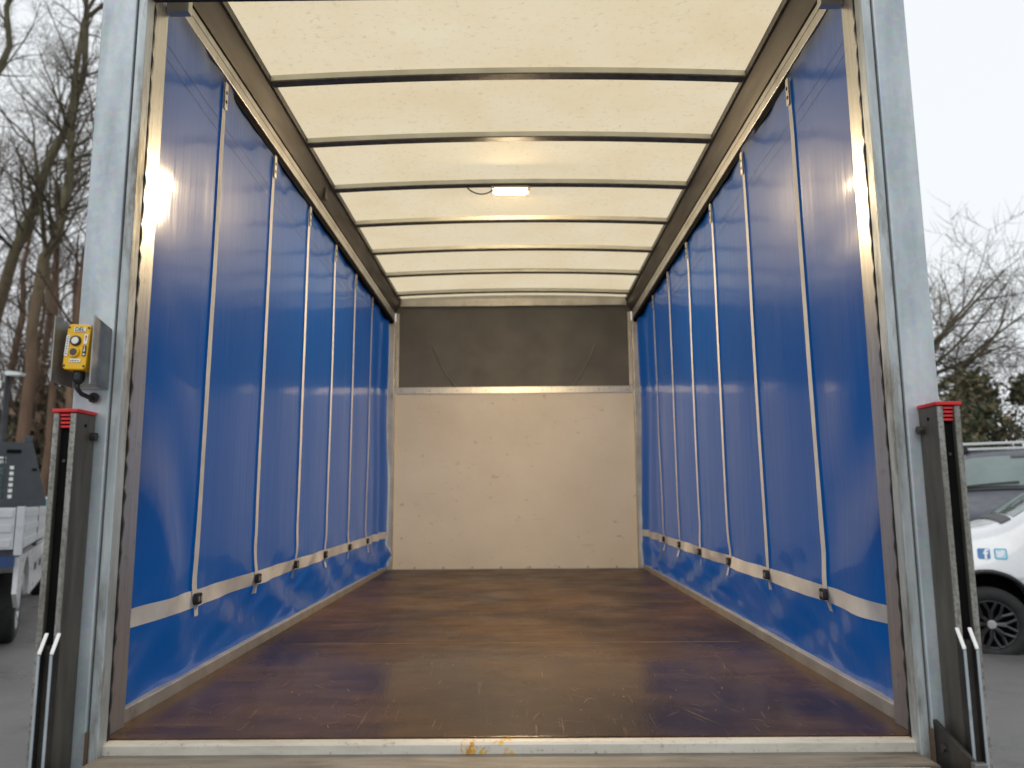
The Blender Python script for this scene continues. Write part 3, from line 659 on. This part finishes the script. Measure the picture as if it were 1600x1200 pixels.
# dropside truck, left: x forward (away), y left; right side faces us. origin under tail corner on the right side
ap = math.atan2(.883, -.469)
tk = thing('dropside_truck', 'white dropside truck with silver side boards and dark slatted headboard behind the cab', 'truck', (-4.56, 5.33, 0), ap)
WD = 2.05
MB().box(.03, 3.55, .04, WD-.04, .90, .955).build('bed_floor', 'slate_steel', tk)
def board(x0, x1, y, nm):
    mb = MB(); 
    mb.prism([(y, .955), (y, 1.335), (y+.03, 1.335), (y+.03, .955)], 0, x0, x1); o = mb.build(nm, 'silver_board', tk, bev=.004)
    sgn = -1 if y < .5 else 1; yo = y if sgn < 0 else y+.03
    for zz in (1.01, 1.145, 1.28): MB().box(x0+.02, x1-.02, yo, yo+sgn*.008, zz-.035, zz+.035).build('board_rib', 'silver_board', o, bev=.003)
    return o
board(.06, 1.78, 0, 'side_board'); board(1.82, 3.52, 0, 'side_board'); board(.06, 1.78, WD-.03, 'side_board'); board(1.82, 3.52, WD-.03, 'side_board')
tg = MB().box(.0, .03, .07, WD-.07, .955, 1.335).build('tailgate', 'silver_board', tk, bev=.004)
for zz in (1.01, 1.145, 1.28): MB().box(-.008, .0, .09, WD-.09, zz-.035, zz+.035).build('board_rib', 'silver_board', tg, bev=.003)
for yy in (0, WD-.06): MB().box(-.004, .058, yy-.004, yy+.062, .90, 1.345).build('corner_stake', 'silver_board', tk, bev=.004)
for xx in (1.80,): MB().box(xx-.018, xx+.018, -.006, .034, .90, 1.345).build('side_stake', 'slate_steel', tk)
MB().box(-.05, .06, .05, WD-.05, .80, .895).build('rear_beam', 'blue_panel', tk)
for yy in (.5, WD-.8): MB().box(-.075, -.051, yy, yy+.3, .80, .89).build('tail_lamp', 'tail_red', tk)
# headboard with a mesh opening
hbz = [(0.03, .955), (WD-.03, .955), (WD-.03, 1.34), (WD-.24, 2.17), (.24, 2.17), (.03, 1.34)]
hd_ = MB(); 
op = (.52, WD-.52, 1.40, 1.98)
hd_.prism([(.03, .955), (WD-.03, .955), (WD-.03, 1.34), (.03, 1.34)], 0, 3.56, 3.60)
hd_.prism([(.03, 1.3405), (op[0], 1.3405), (op[0], op[3]), (.2875, op[3]-.0)], 0, 3.56, 3.60)
hd_.prism([(WD-.03, 1.3405), (WD-op[0], 1.3405), (WD-op[0], op[3]), (WD-.2875+.1, op[3])], 0, 3.56, 3.60)
hd_.prism([(.192, op[3]+.0005), (WD-.192, op[3]+.0005), (WD-.24, 2.17), (.24, 2.17)], 0, 3.56, 3.60)
hd_ = MB()
hd_.prism([(.03, .955), (WD-.03, .955), (WD-.03, 1.40), (.03, 1.40)], 0, 3.56, 3.60)
hd_.prism([(.03, 1.4003), (op[0], 1.4003), (op[0], 1.98), (.185, 1.98)], 0, 3.56, 3.60)
hd_.prism([(WD-.03, 1.4003), (WD-op[0], 1.4003), (WD-op[0], 1.98), (WD-.185, 1.98)], 0, 3.56, 3.60)
hd_.prism([(.185, 1.9803), (WD-.185, 1.9803), (WD-.24, 2.17), (.24, 2.17)], 0, 3.56, 3.60)
hob = hd_.build('headboard', 'slate_steel', tk)
for k in range(13):
    yy = op[0]+.02+k*(op[1]-op[0]-.04)/12; MB().box(3.572, 3.588, yy-.012, yy+.012, op[2], op[3]).build('guard_bar', 'slate_steel', hob)
for k in range(8):
    zz = op[2]+.04+k*.072; MB().box(3.5725, 3.5875, op[0], op[1], zz-.01, zz+.01).build('guard_bar', 'slate_steel', hob)
for k in range(6): MB().box(3.553, 3.5595, op[0]-.095, op[0]-.05, 1.44+k*.075, 1.485+k*.075).build('hole_daylight', 'label_white', hob)  # white squares paint in the daylight showing through holes in the board
MB().box(3.545, 3.5595, .36, .52, 2.03, 2.075).build('grab_slot', 'matte_black', hob); MB().box(3.55, 3.5595, .17, .22, 1.80, 1.83).build('grab_slot', 'matte_black', hob)
MB().box(3.56, 3.62, .25, .34, 2.17, 2.26).build('ladder_stop', 'slate_steel', hob, bev=.01)
cab = loft_body([(3.68, .45, .95, 2.0, .85, .93, .72), (4.0, .42, .95, 2.12, .9, .97, .74), (4.8, .42, .95, 2.13, .9, .98, .74), (5.2, .42, .95, 1.95, .9, .98, .74), (5.7, .42, .9, 1.42, .9, .98, .80), (6.2, .42, .8, 1.2, .9, .96, .78), (6.42, .45, .7, 1.0, .8, .88, .7)],
                [(5.58, .34, .42, .55, 1.3), (5.58, .34, .42, -1.3, -.55)], 'cab', 'white_paint', None)
cab.parent = tk; cab.location = (0, WD/2, 0)
cb = bvh_of(cab)
for sd_ in (1, -1):
    patch(cb, lambda u, v: (4.0+1.05*u, 2*sd_, 1.22+.56*v*(1-.3*u)), 6, 4, (0, -sd_, 0), .006, 'side_window', 'glass', cab)
    MB().prism([(5.0+a, 1.35+b) for a, b in rbox(.18, .3, .05)], 1, sd_*1.03, sd_*1.2).build('door_mirror', 'black_plastic', cab, bev=.02)
patch(cb, lambda u, v: (2, -.5+1.0*u, 1.45+.45*v), 6, 4, (1, 0, 0), .008, 'rear_window', 'teal_glass', cab)
patch(cb, lambda u, v: (5.18+.5*u, -.65+1.3*v, 4), 6, 6, (0, 0, -1), .008, 'windscreen', 'screen_glass', cab)
for xx in (.93, 5.58):
    for yy, sd_ in ((.16, -1), (WD-.16, 1)): wheel(tk, (xx, yy, .34), .34, .2, 'silver_alloy', 6, sd_)
for yy in (.012, WD-.052):
    # white skirt panels with the wheel arch
    n = 14; arch = [(.93+.46*math.cos(R(180-180*i/n)), .42+.42*math.sin(R(180-180*i/n))) for i in range(n+1)]
    MB().prism([(.02, .885), (.02, .55), (.30, .40)]+arch+[(1.55, .40), (3.6, .40), (3.6, .885)], 1, yy, yy+.04).build('side_skirt', 'white_paint', tk, bev=.004)
    for xx in (2.0, 2.75): MB().box(xx, xx+.28, yy-.006 if yy < 1 else yy+.041, yy-.0005 if yy < 1 else yy+.047, .62, .70).build('marker_lamp', 'black_plastic', tk)
for yy in (.5, WD-.6): MB().box(.1, 5.6, yy, yy+.1, .62, .78).build('chassis_rail', 'dark_steel', tk)
# white car far left and blue skip
fc = thing('white_hatchback', 'white car facing the photographer beyond the dropside truck', 'car', (-10.35, 15.4, 0), math.atan2(-.86, .5))
fb = loft_body([(.75, .3, .5, .68, .6, .66, .5), (.66, .22, .58, .82, .76, .84, .62), (.35, .2, .64, .95, .82, .88, .68), (-.2, .2, .68, 1.05, .83, .89, .7), (-.45, .2, .7, 1.1, .83, .89, .68), (-.85, .2, .72, 1.36, .83, .89, .62), (-1.2, .2, .74, 1.50, .83, .89, .58), (-2., .2, .76, 1.52, .83, .89, .57), (-2.9, .2, .78, 1.42, .83, .88, .57), (-3.25, .3, .78, 1.1, .76, .82, .55)],
               [(0, .31, .37, .5, 1.2), (0, .31, .37, -1.2, -.5), (-2.5, .31, .37, .5, 1.2), (-2.5, .31, .37, -1.2, -.5)], 'body', 'white_paint', fc)
b3 = bvh_of(fb)
patch(b3, lambda u, v: (-.5-.58*u, (-.66+1.32*v)*(1-.12*u), 3), 6, 8, (0, 0, -1), .008, 'windscreen', 'teal_glass', fc)
patch(b3, lambda u, v: (3, -.5+1.*u, .42+.18*v), 5, 3, (-1, 0, 0), .008, 'grille', 'black_plastic', fc)
for sd_ in (1, -1):
    for ax in (0, -2.5): wheel(fc, (ax, sd_*.78, .31), .31, .19, 'silver_alloy', 5, sd_)
    patch(b3, lambda u, v: (3, sd_*(.48+.22*u), .62+.12*v), 4, 3, (-1, 0, 0), .01, 'headlight', 'lamp_clear', fc)
    patch(b3, lambda u, v: (-.95-.3*v*(1-u)-1.2*u, 2*sd_, 1.06+.3*v), 6, 3, (0, -sd_, 0), .006, 'side_window', 'glass', fc)
# street lamp
sl = thing('street_lamp', 'dark street lamp post with pale flat head in front of the wood', 'street lamp', (-12.62, 17, 0))
MB().tube([(0, 0, 0), (0, 0, 1.2), (0, 0, 1.25), (0, 0, 4.5)], [.13, .12, .075, .06], 12).build('pole', 'post_dark', sl, True)
MB().prism([(.0, 4.50), (.36, 4.50), (.40, 4.56), (.05, 4.62), (-.05, 4.58)], 1, -.1, .1).build('lamp_head', 'lamp_head', sl, bev=.01)

# ================================================================ vegetation
class Tree:
    def __init__(s, seed, sides=4): s.r = random.Random(seed); s.tr = MB(); s.cr = MB(); s.n = 0
    def wander(s, p, d, ln, seg, k, lift):
        pts = [p.copy()]; d = d.normalized()
        for i in range(seg):
            d = (d+Vector((s.r.gauss(0, k), s.r.gauss(0, k), s.r.gauss(0, k)+lift))).normalized(); p = p+d*(ln/seg); pts.append(p.copy())
        return pts, d
    def grow(s, p, d, ln, rad, lvl, lift, spread=.75, maxl=4, kids=(5, 8)):
        seg = 5 if lvl < 2 else (4 if lvl < 3 else 3)
        pts, de = s.wander(p, d, ln, seg, .16, lift)
        rr = [rad*(1-.72*i/seg) for i in range(seg+1)]
        (s.tr if lvl == 0 else s.cr).tube(pts, rr, 8 if lvl == 0 else (5 if lvl == 1 else 3), cap=False); s.n += 1
        if lvl >= maxl: return
        for q in range(s.r.randint(*kids)):
            t = s.r.uniform(.22, 1.0); i = min(seg-1, int(t*seg)); f = t*seg-i
            b = pts[i].lerp(pts[i+1], f); dd = (pts[i+1]-pts[i]).normalized()
            side = dd.cross(Vector((s.r.gauss(0, 1), s.r.gauss(0, 1), s.r.gauss(0, 1)))).normalized()
            nd_ = dd*(1-spread*.5)+side*spread*s.r.uniform(.6, 1.1)
            s.grow(b, nd_, ln*s.r.uniform(.38, .68), max(.005, rr[i]*s.r.uniform(.38, .6)), lvl+1, lift*.9, spread, maxl, kids)
def bare_tree(name, label, paths, seed, bark, twig, group, lift=.05, maxl=4, dens=1.0, loc=(0, 0, 0), first=.25, ln=3.4):
    """paths: (points, r0, r1) stems given about the tree's own base"""
    root = thing(name, label, 'tree', loc, 0, group); T = Tree(seed)
    for pts, r0, r1 in paths:
        pts = [Vector(p) for p in pts]; n = len(pts)
        rr = [r0+(r1-r0)*i/(n-1) for i in range(n)]; T.tr.tube(pts, rr, 9, cap=False)
        tot = int(dens*n*3.2)
        for q in range(tot):
            t = first+(1-first)*T.r.random(); i = min(n-2, int(t*(n-1))); b = pts[i].lerp(pts[i+1], t*(n-1)-i)
            dd = (pts[i+1]-pts[i]).normalized(); a = T.r.uniform(0, 6.28)
            T.grow(b, dd*.55+Vector((math.cos(a), math.sin(a), .15))*.85, ln*T.r.uniform(.5, 1.1)*(1.15-.45*t), rr[i]*T.r.uniform(.2, .42), 1, lift, .8, maxl, (3, 5))
        for q in range(3):
            a = T.r.uniform(0, 6.28); T.grow(pts[-1], (pts[-1]-pts[-2]).normalized()*.8+Vector((math.cos(a), math.sin(a), .2))*.5, ln*T.r.uniform(.7, 1.1), r1*.75, 1, lift, .7, maxl, (3, 6))
    T.tr.build('trunk', bark, root, True); T.cr.build('crown', twig, root)
    return root
def stem(xz, y0=0, base=(0, 0)):
    r = random.Random(len(xz)); return [Vector((x-base[0], r.uniform(-.3, .3)*(i > 1)+y0, z)) for i, (x, z) in enumerate(xz)]
bx = -15.3
A = [(-15.35, 0), (-15.33, 3), (-15.29, 5.5), (-15.19, 6.7), (-14.95, 9.06), (-14.7, 9.8), (-14.58, 10.8), (-14.62, 12), (-14.63, 13.1), (-14.65, 14.5), (-14.63, 15.4), (-14.5, 17.5)]
GW = 'trees of the wood on the left'
bare_tree('bare_tree', 'tall forked bare tree nearest the left post, brown trunk turning green higher up', [(stem(A, 0, (bx, 0)), .20, .085), ([Vector((p[0]-bx, .5, p[1])) for p in [(-15.1, 7.4), (-15.35, 9.2), (-15.75, 11.4), (-16.1, 13.2)]], .11, .05)], 5, 'bark', 'twig_green', GW, loc=(bx, 22, 0), first=.35)
bx = -17.4
B = [(-17.6, 0), (-17.4, 5), (-17.04, 7.75), (-16.5, 9.5), (-16.2, 10.4), (-15.9, 11.55), (-15.55, 12.5), (-15.15, 13.8), (-14.94, 14.9), (-14.76, 16), (-14.6, 18)]
bare_tree('bare_tree', 'leaning green-barked bare tree slanting across behind the forked tree', [(stem(B, 0, (bx, 0)), .20, .09)], 6, 'bark', 'twig_green', GW, loc=(bx, 22.6, 0), first=.3)
bx = -17.0
C = [(-17.0, 0), (-16.95, 4), (-17.03, 8.8), (-17.06, 12.5), (-17.01, 14.3), (-16.93, 15.3), (-16.77, 16.4), (-16.66, 17.5), (-16.3, 19)]
bare_tree('bare_tree', 'slim green-stemmed bare tree at the left edge with a high fork', [(stem(C, 0, (bx, 0)), .16, .075)], 7, 'bark', 'twig_green', GW, loc=(bx, 21.6, 0), first=.5)
bx = -15.6
D = [(-15.9, 0), (-15.7, 3), (-15.73, 5.9), (-15.88, 8.6), (-15.97, 10.5), (-16.2, 12.5)]
bare_tree('bare_tree', 'thin brown bare tree just left of the forked tree', [([Vector((x-bx, 0, z)) for x, z in D], .15, .05)], 8, 'brown_bark', 'twig', GW, loc=(bx, 24, 0), first=.3)
bx = -14.1
E_ = [(-14.1, 0), (-14.11, 3), (-14.17, 5.0), (-14.15, 7.9), (-14.04, 9.2), (-13.9, 10.7), (-13.72, 12.9)]
bare_tree('bare_tree', 'brown bare tree half hidden by the left post', [([Vector((x-bx, 0, z)) for x, z in E_], .17, .06)], 9, 'brown_bark', 'twig', GW, loc=(bx, 22.4, 0), first=.3)
# trees deeper in the wood: one grown, then copied
far0 = None; rg = random.Random(21)
spots = [(-20.5, 29), (-18.7, 28.2), (-21.8, 33), (-19.6, 31.5), (-17.6, 29.5), (-23.6, 35), (-20.9, 36), (-16.5, 31), (-24.5, 31), (-13.0, 28), (-26.5, 36), (-22.6, 29.2), (-18.2, 34.5)]
words_ = ['farther left of the row', 'behind the lamp post', 'deep among the others', 'seen between the stems', 'close behind the forked tree']
for i, (x, y) in enumerate(spots):
    if i == 0:
        far0 = bare_tree('bare_tree', 'far bare tree standing deep in the wood', [([Vector((.0, 0, 0)), Vector((.1, .1, 3)), Vector((-.1, 0, 6)), Vector((.2, .1, 9)), Vector((.1, 0, 11.)), Vector((.3, 0, 12.5))], .2, .06)], 31, 'brown_bark', 'twig', GW, loc=(x, y, 0), first=.18, ln=3.2, dens=1.0)
    else:
        c = copy_tree(far0); c.location = (x, y, 0); c.rotation_euler = (0, 0, rg.uniform(0, 6.28)); sc = rg.uniform(.8, 1.12); c.scale = (sc, sc, sc*rg.uniform(.92, 1.1))
def leaves(n, fn, size, seed, mb=None, flat=False):
    r = random.Random(seed); mb = mb or MB()
    for i in range(n):
        p = Vector(fn(r)); a = Vector((r.gauss(0, 1), r.gauss(0, 1), r.gauss(0, 1))).normalized(); b = a.cross(Vector((r.gauss(0, 1), r.gauss(0, 1), r.gauss(0, 1)))).normalized(); s = size*r.uniform(.5, 1.4)
        k = len(mb.v)
        for q in (a*s, b*s*.5, -a*s, -b*s*.5): w = p+q; mb.v.append((w.x, w.y, w.z))
        mb.f.append((k, k+1, k+2, k+3))
    return mb
# wood undergrowth
def brush(r):
    x = r.uniform(-34, -9); y = r.uniform(25, 30)+abs(r.gauss(0, 5)); h = 5.2+3.0*mnoise.noise(Vector((x*.5, y*.4, 0))); return (x, y, h*r.random()**1.5)
for nm, mt, n, sd_, sz in (('undergrowth', 'leaf_brown', 46000, 1, .19), ('undergrowth', 'leaf_olive', 24000, 2, .17), ('undergrowth', 'leaf_dark', 30000, 4, .18)):
    tag(leaves(n, brush, sz, sd_).build(nm, mt), {'leaf_brown': 'brown dead undergrowth along the foot of the wood', 'leaf_olive': 'olive green undergrowth along the foot of the wood', 'leaf_dark': 'dark green ivy and scrub along the foot of the wood'}[mt], 'undergrowth', None, 'stuff')
T = Tree(77)
for i in range(420):
    x = rg.uniform(-34, -9); y = rg.uniform(24.5, 38); T.grow(Vector((x, y, 0)), Vector((rg.gauss(0, .12), rg.gauss(0, .12), 1)), rg.uniform(5, 11), rg.uniform(.03, .08), 1, .03, .55, 3, (3, 5))
tag(T.cr.build('saplings', 'twig'), 'thin brown saplings and brush massed under the wood', 'brush', None, 'stuff')
tag(MB().grid(lambda u, v: (-60+52*u, 23.5+40*v, .02+.25*v+.12*mnoise.noise(Vector((u*30, v*20, 0)))), 60, 30).build('woodland_floor', 'leaf_litter'), None, None, None, 'structure')
# right: bare tree with spreading twigs, evergreen shrubs
rt_ = thing('spreading_tree', 'bare tree with fine spreading twigs behind the right post', 'tree', (8.35, 15.6, 0)); T = Tree(41)
T.tr.tube([(0, 0, 0), (.05, 0, 1.5), (.2, 0, 2.9), (.35, 0, 4.2)], [.24, .2, .17, .13], 10, cap=False)
for i in range(16):
    z = T.r.uniform(2.6, 4.3); a = T.r.uniform(-1.1, 1.1)+(math.pi if T.r.random() < .22 else 0)
    T.grow(Vector((.2+.04*z, 0, z)), Vector((math.cos(a), math.sin(a)*.8, T.r.uniform(.05, .95))), T.r.uniform(2.3, 3.5), T.r.uniform(.035, .07), 1, .015, .8, 4, (5, 7))
T.tr.build('trunk', 'bark', rt_, True); T.cr.build('crown', 'twig_green', rt_)
def shrub(name, label, loc, rad, n, mats, seed):
    root = thing(name, label, 'shrub', loc, 0, None); r = random.Random(seed)
    cl = [(Vector((r.gauss(0, .55)*rad[0], r.gauss(0, .5)*rad[1], rad[2]*(.18+.8*r.random()))), r.uniform(.22, .5)) for _ in range(34)]
    for mt, fr in mats:
        def f(rr):
            c, q = rr.choice(cl); return c+Vector((rr.gauss(0, q*.5), rr.gauss(0, q*.5), rr.gauss(0, q*.42)))
        leaves(int(n*fr), f, .06, seed+len(mt)).build('foliage', mt, root)
    T = Tree(seed); 
    for c, q in cl[:14]: T.tr.tube([(0, 0, 0), c*.5+Vector((0, 0, .2)), c], [.05, .03, .012], 5, cap=False)
    T.tr.build('stems', 'twig', root)
shrub('evergreen_shrub', 'olive evergreen shrub above the roof of the dark blue van', (9.75, 14.6, 0), (1.2, .9, 3.9), 16000, (('leaf_dark', .45), ('leaf_olive', .55)), 5)
shrub('evergreen_shrub', 'lower dark evergreen shrub beside the right lift column', (8.95, 14.3, 0), (.6, .8, 2.8), 7000, (('leaf_dark', .6), ('leaf_olive', .4)), 6)
shrub('evergreen_shrub', 'tall evergreen shrub at the right edge of the picture', (11.3, 15.4, 0), (1.3, .9, 4.0), 15000, (('leaf_dark', .55), ('leaf_olive', .45)), 8)
fn_ = thing('timber_fence', 'brown timber fence at the foot of the shrubs on the right', 'fence', (7.2, 13.2, 0))
for i in range(48): MB().box(i*.15, i*.15+.14, 0, .02, .05, 1.78+.01*(i % 3)).build('plank', 'fence_wood', fn_)
for i in range(5): MB().box(i*1.75-.05, i*1.75+.05, .021, .12, 0, 1.85).build('fence_post', 'fence_wood', fn_)
